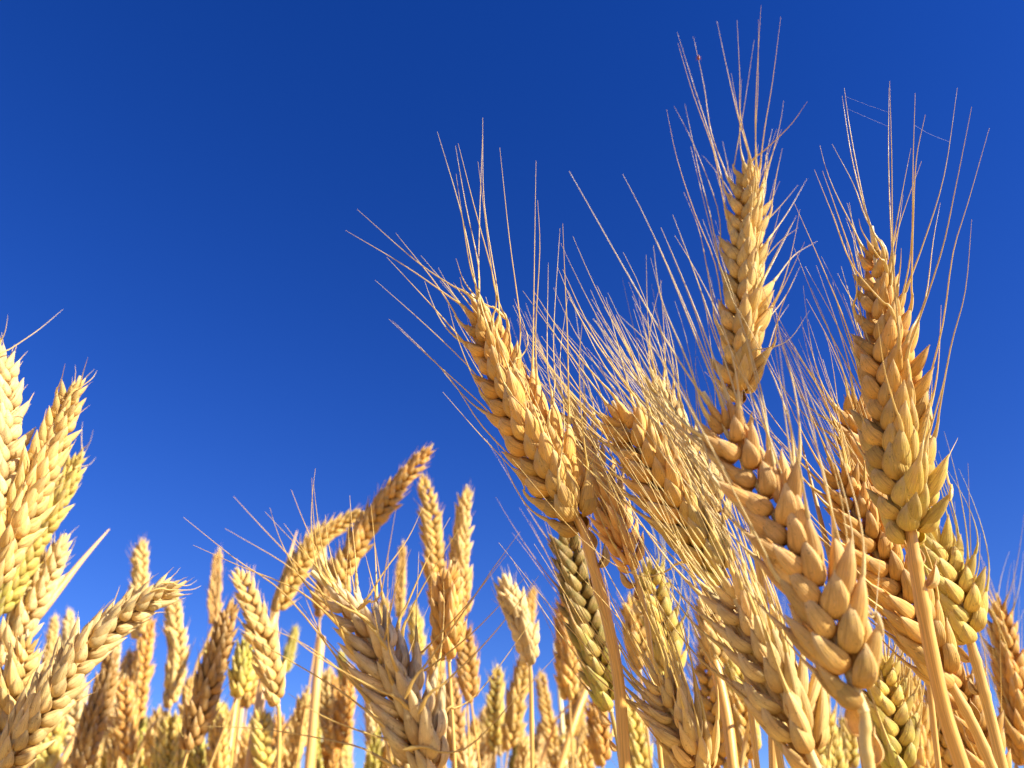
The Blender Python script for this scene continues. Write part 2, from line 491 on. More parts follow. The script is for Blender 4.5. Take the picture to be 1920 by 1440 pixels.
def make_stalk(label, tip, pts, w, tint, group, tint2=None, wmm=16.0, roll=30, awns=0, awn_mm=55, spread=0.22, bias=(0, 0),
               traced=(), stem=(), stem_w=None, hi=False, lean=0.35, name="wheat_stalk", dtip=None, awn_tint='awn', size=None,
               taper=0.5, leaf=None, base_node=True, cat="wheat stalk", tmul=1.0, plump=1.0, stem_tint=None, fan=1.0, grain=1.0, narrow=False):
    px = [tip] + list(pts)
    dm = wmm * MM * F / w
    if size: dm *= size
    n = len(px)
    L = sum(math.hypot(px[i + 1][0] - px[i][0], px[i + 1][1] - px[i][1]) for i in range(n - 1))
    Lm = L / F * dm
    P = []
    acc = 0
    for i, (x, y) in enumerate(px):
        if i: acc += math.hypot(x - px[i - 1][0], y - px[i - 1][1])
        t = acc / L
        P.append(at(x, y, dm + Lm * lean * (0.5 - t)))
    NP = 80
    path = catmull(P, NP)                    # tip -> base
    path.reverse()                           # base -> tip
    # arc length
    cum = [0.0]
    for i in range(NP): cum.append(cum[-1] + (path[i + 1] - path[i]).length)
    tot = cum[-1]
    def sample(s):
        s = max(0, min(tot, s))
        lo = 0
        while lo < NP - 1 and cum[lo + 1] < s: lo += 1
        t = (s - cum[lo]) / max(1e-9, cum[lo + 1] - cum[lo])
        a = max(0, lo - 2); b = min(NP, lo + 3)
        return path[lo].lerp(path[lo + 1], t), (path[b] - path[a]).normalized()
    sc = wmm / 16.0 * (size or 1.0) * 1.0
    # stem down to the ground
    pb, tb = sample(0)
    sw = (stem_w or w * 0.15) / F * dm * 0.5 * 0.54
    down = [pb + tb * tot * 0.12, pb]
    dbase = dm - Lm * lean * 0.5
    dd = dbase
    last = px[-1]
    for (x, y) in stem:
        dd -= math.hypot(x - last[0], y - last[1]) / F * dbase * lean * 0.8
        down.append(at(x, y, dd)); last = (x, y)
    pe = down[-1]; te = (down[-1] - down[-2]).normalized()
    if te.z > -0.25: te = (te + Vector((0, 0, -0.6))).normalized()
    g = Vector((pe.x + te.x * 0.12 + random.uniform(-.02, .02), pe.y + te.y * 0.12 + random.uniform(0.0, .03), 0.0))
    reach = pe.z
    c1 = pe + te * reach * 0.28
    c2 = g + Vector((0, 0, reach * 0.45))
    sp = catmull(down, 6 * (len(down) - 1))
    for i in range(1, 15):
        t = i / 14
        sp.append(pe * (1 - t) ** 3 + c1 * 3 * t * (1 - t) ** 2 + c2 * 3 * t * t * (1 - t) + g * t ** 3)
    root = bpy.data.objects.new(name, None)
    root.empty_display_size = 0.02
    root.location = g
    root["label"] = label; root["category"] = cat
    if group: root["group"] = group
    COL.objects.link(root)
    mb = MB()
    q = [p - g for p in sp]
    nq = len(q)
    rad = [sw * (0.80 + 0.42 * min(1, i / 10)) * (1.16 if i in (9, 15) else 1.06 if i in (8, 14) else 1.0) * (1 + 0.012 * math.sin(i * 1.7)) for i in range(nq)]
    tube(mb, q, rad, 12 if hi else 7, 25)
    st = TINT[stem_tint] if stem_tint else lerp3(TINT['orange'], TINT['straw'], 0.35)
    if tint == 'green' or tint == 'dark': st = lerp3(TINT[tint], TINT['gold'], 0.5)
    kid("stem", mb.mesh("stem", M_STEM), root, jit(st, .06))
    # rachis inside the ear
    mb = MB()
    rp = [sample(tot * i / 24)[0] - g for i in range(25)]
    tube(mb, rp, [0.9 * MM * sc * (1.2 - 0.6 * i / 24) for i in range(25)], 6, 60)
    kid("rachis", mb.mesh("rachis", M_STEM), root, jit(TINT['pale'], .05))
    # spikelets
    temps = HIN if narrow else HI if (hi and awns) else (HIB if hi else LO)
    pitch = 0.198 * wmm * MM * (size or 1.0) * grain
    ns = max(6, int(round((tot - 5 * MM * sc) / pitch)))
    rr = math.radians(roll)
    allt = []
    base_t = TINT[tint]; top_t = base_t; bot_t = TINT[tint2] if tint2 else base_t
    for i in range(ns):
        fr = (i + 0.2) / ns
        s = fr * (tot - 7 * MM * sc) + 0.5 * MM
        p, t = sample(s)
        view = (CAM - p); view = (view - t * view.dot(t)).normalized()
        side = t.cross(view)                # to the image left/right
        tw = rr + random.uniform(-.14, .14)
        R = side * math.cos(tw) + view * math.sin(tw)
        sg = 1 if i % 2 else -1
        X = R * sg
        if i == ns - 1: X = R.cross(t)      # the last spikelet stands crosswise
        Z = (t + Vector((random.gauss(0, .075), random.gauss(0, .075), random.gauss(0, .075)))).normalized()
        X = (X - Z * X.dot(Z)).normalized(); Y = Z.cross(X)
        prof = 1.0 - taper * max(0.0, (fr - 0.35) / 0.65) ** 1.5 * 0.85 - 0.22 * max(0, (0.14 - fr) / 0.14)
        k = sc * prof * random.uniform(.90, 1.08)
        fl = sc * prof * random.uniform(0.84, 1.10)
        org = p + X * (0.2 * MM * sc)
        if i == ns - 1: org = org - X * 1.6 * MM * k; fl *= 0.8
        tp = random.choice(temps)
        mirror = random.choice((1, 1))
        M = Matrix(((X.x * fl, Y.x * k * fan, Z.x * k * grain, org.x - g.x), (X.y * fl, Y.y * k * fan, Z.y * k * grain, org.y - g.y),
                    (X.z * fl, Y.z * k * fan, Z.z * k * grain, org.z - g.z), (0, 0, 0, 1)))
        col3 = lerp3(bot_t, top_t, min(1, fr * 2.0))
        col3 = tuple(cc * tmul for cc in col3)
        so_ = kid("spikelet", tp["mesh"], root, jit(col3, .10), M)
        so_.matrix_local = M
        for gm in tp["glumes"]:
            kid("husk", gm, so_, jit(lerp3(col3, TINT['gold'], 0.12), .12))
        MW = Matrix.Translation(g) @ M
        for (q_, d_) in tp["tips"]:
            allt.append([MW @ q_, (MW.to_3x3() @ d_).normalized(), so_, X, t, 0, MW])
    if hi and awns:
        acc2 = 0; marks = [4.0 * sc * MM, 8.5 * sc * MM, 13 * sc * MM]
        j0 = 6 if len(down) > 2 else 5
        for j in range(7, len(sp)):
            step = (sp[j] - sp[j - 1]).length
            while marks and acc2 + step >= marks[0]:
                q0 = sp[j - 1].lerp(sp[j], (marks[0] - acc2) / max(step, 1e-9))
                tt = (sp[j - 1] - sp[j]).normalized()
                view = (CAM - q0); view = (view - tt * view.dot(tt)).normalized(); side = tt.cross(view)
                aa = rr + (math.pi if len(marks) % 2 else 0) + random.uniform(-.3, .3)
                X = side * math.cos(aa) + view * math.sin(aa); Y = tt.cross(X)
                kk = sc * (0.42 + 0.09 * len(marks)); org = q0 + X * sw * 0.45
                M = Matrix(((X.x * kk, Y.x * kk, tt.x * kk, org.x - g.x), (X.y * kk, Y.y * kk, tt.y * kk, org.y - g.y), (X.z * kk, Y.z * kk, tt.z * kk, org.z - g.z), (0, 0, 0, 1)))
                kid("husk", random.choice(HI)["glumes"][len(marks) % 2], root, jit(lerp3(TINT['tan'], TINT['pale'], random.random()), .1), M)
                marks.pop(0)
            acc2 += step
    # traced awns: those one can follow in the photograph
    for tr in traced:
        bx, by = tr[-1]
        best, bi = None, 1e9
        for e in allt:
            X_, Y_, D_ = pix(e[0])
            d2 = (X_ - bx) ** 2 + (Y_ - by) ** 2 + (60 if e[5] else 0) ** 2 + ((D_ - dm) / dm * 900) ** 2 * (1 if D_ > dm else 0)
            if d2 < bi: bi, best = d2, e
        best[5] += 1
        p0 = best[0]; X0, Y0, D0 = pix(p0)
        rest = list(tr[:-1])[::-1]           # from base end to tip
        ddt = random.uniform(-0.06, 0.10) * D0
        pts3 = [p0]
        Lr = sum(math.hypot(rest[j][0] - (rest[j - 1][0] if j else bx), rest[j][1] - (rest[j - 1][1] if j else by)) for j in range(len(rest)))
        a = 0
        for j, (x, y) in enumerate(rest):
            a += math.hypot(x - (rest[j - 1][0] if j else bx), y - (rest[j - 1][1] if j else by))
            pts3.append(at(x, y, D0 + ddt * a / Lr))
        TRACED.append(catmull(pts3, 60))
        add_awn(best[2], best[6], g, catmull(pts3, 12), sc * 1.05, jit(TINT[awn_tint], .12), 5, best[1])
    # the rest of the beard
    if awns:
        free = [e for e in allt if e[5] == 0]
        random.shuffle(free)
        bv = CR * bias[0] + CU * bias[1]
        for e in free[:awns]:
            p0, d0, so_, X, t, _, MW = e
            tg = (t + X * spread * random.uniform(.5, 1.2) + bv + Vector((random.gauss(0, .09), random.gauss(0, .09), random.gauss(0, .09)))).normalized()
            ln = awn_mm * MM * random.uniform(.65, 1.15)
            add_awn(so_, MW, g, awn_points(p0, d0, tg, ln, 9, random.uniform(0, .02)), sc, jit(TINT[awn_tint], .15), 4, d0)
    if leaf:
        add_leaf(root, g, leaf[0], leaf[1], leaf[2], dm)
    return root

def blade_mesh(P, width, fold=0.35, twist=0.6):
    n = 22
    pts = catmull(P, n)
    rings, uvs = [], []
    mb = MB()
    for skin in (0, 1):
        rings, uvs = [], []
        for j, p in enumerate(pts):
            t = (pts[min(j + 1, n)] - pts[max(j - 1, 0)]).normalized()
            view = (CAM - p); view = (view - t * view.dot(t)).normalized()
            s = t.cross(view)
            a = twist * (j / n) + 0.4
            s2 = s * math.cos(a) + view * math.sin(a); n2 = t.cross(s2)
            f = width * 0.5 * min(1, 0.45 + 2.0 * j / n) * (1 - (j / n) ** 3) + 0.00008
            ring = []
            for i in range(5):
                u = i / 2 - 1
                ring.append(p + s2 * (u * f) + n2 * (abs(u) * f * fold - skin * 0.00012))
            ur = [((i / 4) * 0.5, j / n * 3) for i in range(5)]
            if skin: ring.reverse()
            rings.append(ring); uvs.append(ur)
        mb.grid(rings, uvs, close_u=False)
    return mb

def add_leaf(root, g, px, wpx, tint, dm):
    P = [at(x, y, dm * (1 + 0.05 * i)) for i, (x, y) in enumerate(px)]
    mb = blade_mesh(P, wpx / F * dm)
    mb.v = [p - g for p in mb.v]
    kid("leaf", mb.mesh("leaf", M_LEAF), root, jit(TINT[tint], .06))

def bare_straw(label, px, dist, w, tint, group="bare straws", blade=False):
    """a stalk without an ear in view: top pixel first, runs on down to the ground"""
    P = [at(x, y, dist * (1 - 0.04 * i)) for i, (x, y) in enumerate(px)]
    pe = P[-1]; te = (P[-1] - P[-2]).normalized()
    g = Vector((pe.x + te.x * .1, pe.y + te.y * .1 + .02, 0))
    root = bpy.data.objects.new("dry_straw", None)
    root.location = g
    root["label"] = label; root["category"] = "dry straw"
    if group: root["group"] = group
    root.empty_display_size = 0.02
    COL.objects.link(root)
    top = catmull(P, 16)
    c1 = pe + te * pe.z * 0.3; c2 = g + Vector((0, 0, pe.z * .5))
    low = [pe * (1 - t) ** 3 + c1 * 3 * t * (1 - t) ** 2 + c2 * 3 * t * t * (1 - t) + g * t ** 3 for t in [i / 12 for i in range(1, 13)]]
    r = w / F * dist * 0.5
    mb = MB()
    allp = [p - g for p in top + low]
    n0 = len(top)
    rad = [r * (min(1, 0.12 + i / n0 * 1.3) if blade else 1.0) for i in range(len(allp))]
    tube(mb, allp, rad, 9, 25)
    kid("stem", mb.mesh("stem", M_STEM), root, jit(TINT[tint], .06))
    return root

# ------------------------------------------------------------------ the setting: ground
def make_ground():
    n = 60
    mb = MB()
    rings, uvs = [], []
    for j in range(n + 1):
        row, ur = [], []
        for i in range(n + 1):
            a = (i / n * 2 - 1); b = (j / n * 2 - 1)
            x = math.copysign(abs(a) ** 3, a) * 700; y = math.copysign(abs(b) ** 3, b) * 700
            z = 0.0 if max(abs(x), abs(y)) < 6 else 0.25 * noise.noise(Vector((x, y, 0)) * 0.02) - 0.15
            row.append(Vector((x, y, z))); ur.append((x, y))
        rings.append(row); uvs.append(ur)
    mb.grid(rings, uvs, close_u=False)
    o = bpy.data.objects.new("ground", mb.mesh("ground", ground_material()))
    o["kind"] = "structure"
    COL.objects.link(o)
make_ground()

# ------------------------------------------------------------------ the big bearded ears
G1 = "large bearded wheat ears in the foreground"
A = lambda *p: tuple(p)

# H1 centre ear
make_stalk("large golden bearded ear leaning left in the middle of the photo", (884, 552),
  [(925, 660), (985, 790), (1040, 890), (1095, 1000)], 118, 'amber', G1, tmul=.92, tint2='gold', wmm=18, roll=50, hi=True, taper=0.6, fan=1.1, grain=.92,
  stem=[(1112, 1060), (1140, 1170), (1160, 1280), (1172, 1440)], stem_w=30, stem_tint='orange', awns=18, awn_mm=30, spread=0.3,
  traced=[
  A((820,247),(865,401),(894,538)), A((854,274),(873,383),(897,500),(905,560)), A((859,269),(888,383),(929,541),(936,580)),
  A((855,326),(870,430),(884,510),(894,545)), A((905,221),(908,383),(935,564),(945,610)), A((905,252),(900,383),(898,541),(905,600)),
  A((896,303),(917,468),(929,547),(950,620)), A((937,277),(955,447),(975,600),(985,660)), A((1005,302),(1002,482),(1000,604),(1000,690)),
  A((1008,375),(1012,468),(1004,620),(1012,710)), A((1028,493),(1026,674),(1031,763)), A((1050,428),(1038,620),(1040,722),(1042,800)),
  A((1055,419),(1060,541),(1064,639),(1066,800)), A((669,392),(786,494),(865,558)), A((648,432),(757,497),(862,560)),
  A((742,437),(815,529),(858,582)), A((725,482),(815,579),(880,655)), A((703,525),(803,614),(890,700),(915,735)),
  A((729,598),(800,665),(905,760),(930,790)), A((735,600),(840,705),(905,800),(985,890)), A((830,735),(900,815),(970,890),(1005,940)),
  A((1064,560),(1050,674),(1058,790),(1060,910)), A((1092,600),(1086,680),(1090,780),(1084,860)), A((1139,750),(1125,830),(1112,900)),
  A((875,590),(895,680),(950,800),(1012,930)), A((840,570),(860,640),(905,740),(940,800)), A((855,485),(872,530),(888,560)),
  A((850,530),(868,555),(880,575)), A((862,520),(875,548),(885,565)), A((964,560),(990,640),(1010,690))])

# H2 upper ear
make_stalk("tall upright straw-gold bearded ear, highest in the photo, its left row of husks in shade", (1404, 300),
  [(1400, 420), (1396, 560), (1390, 680), (1386, 758)], 90, 'straw', G1, tmul=.97, tint2='gold', wmm=16.5, roll=36, hi=True, taper=0.45,
  stem=[(1385, 800), (1400, 900), (1440, 1200), (1450, 1440)], stem_w=20, awns=26, awn_mm=30, spread=0.34,
  traced=[
  A((1270,61),(1303,167),(1334,264),(1371,358)), A((1271,81),(1300,178),(1337,281),(1353,360),(1370,420)), A((1300,68),(1320,161),(1334,250),(1367,347)),
  A((1344,39),(1364,133),(1384,219),(1394,310)), A((1382,38),(1387,144),(1389,222),(1395,310)), A((1427,10),(1420,125),(1416,236),(1412,310)),
  A((1422,36),(1421,167),(1417,240),(1414,320)), A((1464,31),(1448,156),(1434,239),(1427,318)), A((1414,75),(1398,183),(1389,236),(1378,300),(1380,330)),
  A((1514,190),(1478,239),(1431,310)), A((1371,137),(1387,228),(1398,320)), A((1448,242),(1436,300),(1431,370)), A((1467,278),(1456,328),(1435,400)),
  A((1250,206),(1270,300),(1303,400),(1341,495),(1352,580)), A((1264,199),(1301,272),(1345,389),(1360,450)), A((1284,194),(1298,261),(1312,328),(1331,400),(1355,480)),
  A((1295,275),(1325,400),(1350,510)), A((1282,360),(1309,426),(1325,500),(1344,600)), A((1497,346),(1462,388),(1436,418)), A((1513,335),(1479,395),(1440,446)),
  A((1493,405),(1462,467),(1438,533)), A((1497,427),(1462,453),(1437,498)), A((1533,452),(1490,478),(1447,530)), A((1509,453),(1476,523),(1440,590)),
  A((1479,571),(1455,610),(1436,665)), A((1518,582),(1475,640),(1436,705)), A((1253,460),(1302,582),(1340,717)), A((1277,447),(1309,530),(1332,610),(1352,690)),
  A((1365,300),(1366,330),(1372,360)), A((1440,285),(1436,340),(1428,380)), A((1500,500),(1470,560),(1440,620)), A((1490,520),(1464,580),(1438,640))])

# H4 right ear
make_stalk("large bearded ear on the right, greenish gold at its foot, on a thick orange stem", (1634, 425),
  [(1650, 560), (1668, 720), (1690, 880), (1712, 1026)], 128, 'amber', G1, tmul=.92, tint2='yellow', wmm=18, roll=42, hi=True, taper=0.75, fan=.98, grain=.9,
  stem=[(1722, 1090), (1742, 1200), (1770, 1330), (1805, 1440)], stem_w=36, stem_tint='orange', awns=22, awn_mm=34, spread=0.3,
  traced=[
  A((1583,165),(1595,250),(1625,400),(1640,460)), A((1579,180),(1596,290),(1618,380),(1630,440)), A((1668,152),(1672,300),(1674,470),(1670,640)),
  A((1667,165),(1666,300),(1672,460),(1672,620)), A((1716,175),(1712,300),(1708,470),(1696,600)), A((1735,215),(1718,300),(1712,420),(1700,560)),
  A((1795,165),(1770,330),(1730,460),(1704,546)), A((1822,200),(1790,360),(1763,480),(1722,670)), A((1855,240),(1815,380),(1787,474),(1768,607),(1732,735)),
  A((1822,411),(1810,545),(1782,654),(1742,795)), A((1775,690),(1763,740),(1744,830)), A((1763,380),(1750,450),(1735,560),(1722,640)),
  A((1489,380),(1541,498),(1589,616),(1630,720)), A((1527,318),(1560,400),(1600,500),(1632,590)), A((1560,270),(1600,345),(1624,410),(1636,450)),
  A((1542,320),(1570,400),(1605,510),(1625,600)), A((1489,465),(1541,592),(1607,720),(1635,790)), A((1690,560),(1686,700),(1690,870)),
  A((1796,821),(1775,870),(1757,925)), A((1610,410),(1620,440),(1634,470)), A((1690,465),(1688,500),(1680,540)), A((1512,560),(1560,650),(1620,790),(1650,880)),
  A((1510,500),(1570,610),(1615,720),(1640,830)), A((1748,700),(1744,760),(1735,850)), A((1645,600),(1660,700),(1670,800))])

# H3 nearest ear
make_stalk("biggest and nearest ear, with plump rose-gold grains in two rows", (1318, 735),
  [(1385, 850), (1465, 990), (1545, 1145), (1620, 1335)], 158, 'rose', G1, tint2='gold', wmm=17.2, roll=-6, hi=True, fan=.85, taper=0.6, lean=0.35,
  tmul=.93, stem=[(1622, 1390), (1630, 1440)], stem_w=30, stem_tint='straw', awns=34, awn_mm=50, spread=0.24, awn_tint='pale',
  traced=[A((1225,460),(1240,560),(1290,680),(1340,780)), A((1160,590),(1230,660),(1300,780),(1370,900)), A((1185,555),(1260,690),(1330,830),(1400,950)),
  A((1205,620),(1280,740),(1380,930),(1450,1060)), A((1460,640),(1475,760),(1500,880),(1510,960)), A((1490,650),(1520,780),(1545,900),(1560,1050)),
  A((1420,740),(1445,830),(1465,900)), A((1545,810),(1580,950),(1600,1120),(1612,1180)), A((1240,800),(1330,960),(1440,1120),(1500,1230)),
  A((1625,1020),(1622,1120),(1616,1200)), A((1650,1050),(1640,1150),(1628,1230))])

# H5
make_stalk("bearded ear between the centre ear and the nearest ear, bristles streaming up left", (1148, 752),
  [(1205, 850), (1270, 950), (1325, 1040), (1362, 1095)], 118, 'amber', G1, tmul=.95, tint2='yellow', wmm=17, roll=16, hi=True, taper=0.4,
  stem=[(1400, 1180), (1440, 1290), (1465, 1440)], awns=36, awn_mm=50, spread=0.24, bias=(-0.05, 0.05), awn_tint='awn',
  traced=[A((980,545),(1050,640),(1120,740)), A((1000,545),(1070,650),(1140,760)), A((1045,500),(1090,600),(1150,740)), A((1055,505),(1110,620),(1170,780)),
  A((1015,630),(1080,720),(1150,820)), A((1140,570),(1190,680),(1240,820)), A((1065,545),(1130,680),(1200,820)), A((1020,580),(1110,700),(1190,850)),
  A((1000,560),(1120,760),(1180,900),(1260,1000)), A((960,860),(1090,1010),(1200,1080),(1290,1110)), A((1155,590),(1230,760),(1290,900))])

# H6 .. H7 behind
make_stalk("pale blurred ear half hidden behind the middle ear", (1062, 735), [(1095, 830), (1140, 940), (1190, 1075)], 88, 'rose', G1,
  wmm=16, roll=-60, hi=True, narrow=True, grain=.9, awns=40, awn_mm=42, spread=0.25, bias=(0, .1), stem=[(1215, 1180), (1240, 1440)], awn_tint='awn')
make_stalk("pale ear tip between the middle ear and the tallest ear, in a cloud of bristles", (1222, 695), [(1258, 790), (1310, 890), (1355, 1000)], 96, 'pale', G1,
  wmm=16, roll=-55, hi=True, narrow=True, grain=.9, awns=40, awn_mm=46, spread=0.4, bias=(0, .1), stem=[(1380, 1100), (1420, 1440)], awn_tint='awn')
make_stalk("dull green unripe ear in shadow below the middle ear", (1058, 990), [(1085, 1110), (1118, 1230), (1146, 1335)], 80, 'dark', G1,  # the dark tint holds the shadow on this green ear
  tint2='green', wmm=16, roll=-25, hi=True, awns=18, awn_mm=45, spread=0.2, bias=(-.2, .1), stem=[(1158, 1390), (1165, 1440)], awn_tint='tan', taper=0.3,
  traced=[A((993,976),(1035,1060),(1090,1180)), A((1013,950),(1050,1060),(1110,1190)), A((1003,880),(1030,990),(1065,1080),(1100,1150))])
make_stalk("pale thick ear sloping under the nearest ear towards the bottom edge", (1345, 1060), [(1408, 1180), (1470, 1300), (1535, 1450)], 158, 'pale', G1,
  tint2='straw', wmm=18.5, roll=35, hi=True, grain=.9, narrow=True, awns=64, awn_mm=50, spread=0.2, bias=(-.05, .05), awn_tint='awn')
make_stalk("blurred near ear cut off by the bottom edge, right of the green unripe ear", (1212, 1235), [(1255, 1320), (1300, 1400), (1330, 1480)], 128, 'pale', G1,
  tint2='straw', wmm=17.5, roll=30, hi=True, narrow=True, awns=30, awn_mm=48, spread=0.2, bias=(-.05, .1), awn_tint='awn', lean=.1)
make_stalk("orange ear behind the large right ear, its tip showing left of it", (1588, 728), [(1612, 810), (1645, 900), (1690, 1000)], 98, 'orange', G1,
  wmm=16, roll=-30, hi=True, awns=40, awn_mm=46, spread=0.25, stem=[(1720, 1100), (1760, 1440)], awn_tint='awn')
make_stalk("orange ear sloping behind the thick right stem, bristles reaching up left", (1552, 858), [(1600, 960), (1665, 1080), (1730, 1190), (1790, 1295)], 112, 'orange', G1,
  tint2='gold', wmm=16.5, roll=-15, hi=True, awns=34, awn_mm=45, spread=0.3, bias=(-.05, .05), stem=[(1830, 1370), (1860, 1440)], stem_w=28, awn_tint='gold')
make_stalk("green tinged ear just right of the thick orange stem, plump at its foot", (1745, 985), [(1770, 1060), (1798, 1130), (1822, 1212)], 100, 'yellow', G1,
  tint2='yellow', wmm=17, roll=-30, hi=True, awns=16, awn_mm=40, spread=0.1, bias=(.02, .15), stem=[(1838, 1270), (1856, 1340), (1880, 1440)], stem_w=28,
  awn_tint='yellow', taper=0.2, traced=[A((1815,868),(1818,960),(1822,1080),(1828,1150)), A((1838,1000),(1835,1060),(1826,1130)), A((1790,940),(1792,1040),(1800,1130))])
make_stalk("orange ear leaning in at the right edge of the photo", (1868, 1112), [(1885, 1210), (1902, 1300), (1925, 1440)], 66, 'orange', G1,
  wmm=15.5, roll=-50, hi=True, awns=30, awn_mm=38, spread=0.5, bias=(0, .1), awn_tint='awn')
make_stalk("orange ear at the bottom right between two thick stems", (1770, 1225), [(1810, 1330), (1850, 1440), (1870, 1500)], 86, 'orange', G1,
  wmm=16, roll=-30, hi=True, awns=22, awn_mm=36, spread=0.2, bias=(-.1, .1), awn_tint='gold')
make_stalk("greenish ear low behind the foot of the nearest ear", (1640, 1215), [(1665, 1330), (1690, 1460)], 92, 'yellow', G1,
  tint2='green', wmm=16, roll=-30, hi=True, awns=30, awn_mm=42, spread=0.2, awn_tint='awn', bias=(-.1, .05))
make_stalk("yellow green ear standing deep right of the green unripe ear", (1212, 1045), [(1228, 1120), (1245, 1200), (1258, 1290)], 72, 'yellow', G1,
  wmm=16, roll=-20, hi=True, awns=20, awn_mm=40, spread=0.15, awn_tint='yellow', stem=[(1270, 1440)])
# H16 lower middle ear
make_stalk("bleached bristly ear at the bottom left of centre with a hard shadow across it", (585, 1072),
  [(645, 1130), (708, 1215), (756, 1310), (790, 1400), (808, 1480)], 146, 'grey', G1, tint2='pale', wmm=17.5, roll=-62, hi=True, taper=0.75, fan=1.0, grain=.82, narrow=True,
  awns=20, awn_mm=24, spread=0.5, bias=(.3, .25), awn_tint='gold', lean=.25,
  traced=[A((344,970),(440,1047),(540,1120),(680,1260)), A((438,931),(495,993),(584,1087),(607,1120),(680,1200)), A((422,991),(531,1055),(595,1107),(670,1190)),
  A((497,960),(595,1064),(638,1111),(700,1180)), A((362,1022),(451,1062),(562,1109),(660,1170)), A((743,951),(725,1052),(711,1119),(700,1160)),
  A((794,949),(764,1011),(718,1075),(695,1130)), A((844,970),(800,1050),(745,1150)), A((869,979),(832,1036),(782,1120),(742,1200)),
  A((975,997),(926,1064),(888,1120),(790,1280)), A((987,1080),(885,1187),(790,1265)), A((1010,1080),(915,1200),(810,1310)), A((1010,1145),(900,1295),(840,1370)),
  A((1047,1225),(965,1312),(870,1405),(840,1430)), A((352,1361),(490,1367),(660,1397),(720,1400)), A((457,1190),(515,1222),(632,1292),(715,1380)),
  A((457,1160),(560,1202),(635,1255),(690,1310)), A((530,1180),(610,1240),(700,1330)), A((560,1130),(630,1220),(720,1340)), A((540,1300),(620,1350),(720,1420)),
  A((700,1000),(712,1080),(720,1150)), A((685,1040),(700,1100),(712,1160)), A((770,1030),(740,1110),(725,1180)), A((950,1040),(870,1140),(770,1250))])

# ------------------------------------------------------------------ the ears behind and at the left
G2 = "short bristled wheat ears of the field behind"
def ear(label, tip, pts, w, tint, **k):
    k.setdefault('roll', random.choice((-70, -50, -35, -20, 15, 40)))
    k.setdefault('wmm', 15)
    make_stalk(label, tip, pts, w, tint, G2, **k)

ear("pale ear cut off by the left edge, tallest at the left", (4, 650), [(6, 740), (0, 850), (-12, 970)], 84, 'pale', hi=True, roll=-50, taper=.4,
    traced=[A((118,580),(70,620),(28,662)), A((15,590),(10,620),(8,650))])
ear("straw coloured ear leaning right near the left edge, above the green tinged one", (150, 705), [(112, 800), (62, 910), (15, 1020), (-25, 1110)], 84, 'straw', hi=True, roll=-60,
    traced=[A((165,670),(157,695),(150,712)), A((122,682),(116,708),(112,730)), A((182,695),(170,712),(160,728))])
ear("yellow green ear tucked under the straw coloured ear at the left", (155, 840), [(118, 920), (70, 1000), (25, 1080), (-20, 1160)], 66, 'yellow', tint2='green', hi=True, roll=-60,
    traced=[A((155,790),(153,815),(152,835)), A((175,805),(168,830),(160,850)), A((180,858),(166,872),(155,885))])
ear("creamy ear at the left edge below the green tinged one", (124, 1000), [(92, 1070), (45, 1160), (0, 1250)], 66, 'pale', hi=True, roll=-40)
ear("blurred creamy ear standing in the lower left corner", (52, 1180), [(38, 1260), (15, 1350), (-10, 1440)], 80, 'straw', hi=True, roll=-30)
ear("long plump yellow ear sloping up to the right from the lower left corner", (350, 1090), [(255, 1140), (165, 1212), (95, 1305), (30, 1400), (-20, 1480)], 86, 'pale', tint2='straw', hi=True, roll=-38, taper=.5,
    traced=[A((370,1088),(350,1098),(330,1108)), A((378,1098),(355,1106),(332,1114))])
ear("slim upright ear left of centre-left group, standing free against the sky", (265, 1008), [(263, 1080), (260, 1140), (258, 1200)], 38, 'straw', roll=-30, stem=[(256, 1440)])
ear("slim pale ear with its tip free beside a narrower ear on its left", (130, 1138), [(128, 1190), (126, 1250), (124, 1300)], 30, 'pale', roll=-30, stem=[(118, 1440)])
ear("narrowest ear left of the long sloping ear, in front of blue sky", (103, 1150), [(96, 1210), (88, 1270), (80, 1330)], 27, 'straw', roll=-40)
ear("ear whose tip pokes out above the end of the long sloping yellow ear", (323, 1092), [(326, 1160), (332, 1230), (318, 1330)], 40, 'straw', roll=-30, stem=[(300, 1440)])
ear("orange gold ear left of the one poking out above the sloping ear", (285, 1155), [(270, 1220), (262, 1290), (255, 1360)], 38, 'orange', roll=-25)
ear("smooth brownish ear, slim as a finger, free against the sky", (410, 1025), [(405, 1080), (402, 1130), (400, 1172)], 32, 'tan', roll=-85, stem=[(385, 1210), (365, 1260), (340, 1400)], stem_w=8)
ear("ear with a crisp row of side grains leaning left, right of the finger-slim ear", (440, 1065), [(470, 1130), (500, 1220), (522, 1325)], 56, 'straw', roll=-20, hi=True, stem=[(524, 1370), (522, 1440)], stem_w=11, wmm=14)
ear("dark shaded ear behind the ear with the crisp row of grains", (437, 1120), [(415, 1200), (385, 1300), (352, 1410)], 56, 'brown', roll=-50, tmul=.8)  # shade put into the colour: brown tint, turned down
ear("ear shaded dark brown behind the long sloping ear", (215, 1215), [(195, 1290), (170, 1370), (150, 1450)], 52, 'brown', roll=-50, tmul=.75)  # its shade is painted in by the lowered brown tint
ear("small pale ear hanging between the sloping ear and the orange gold ear", (222, 1185), [(210, 1250), (205, 1310), (200, 1370)], 30, 'pale', roll=-30)
ear("yellow ear half hidden under the long sloping ear near the bottom edge", (140, 1270), [(132, 1320), (126, 1370), (124, 1400)], 42, 'yellow', roll=-30, stem=[(122, 1440)])
ear("tiny ear at the bottom edge in the far left corner gap", (92, 1385), [(90, 1420), (92, 1460)], 20, 'straw')
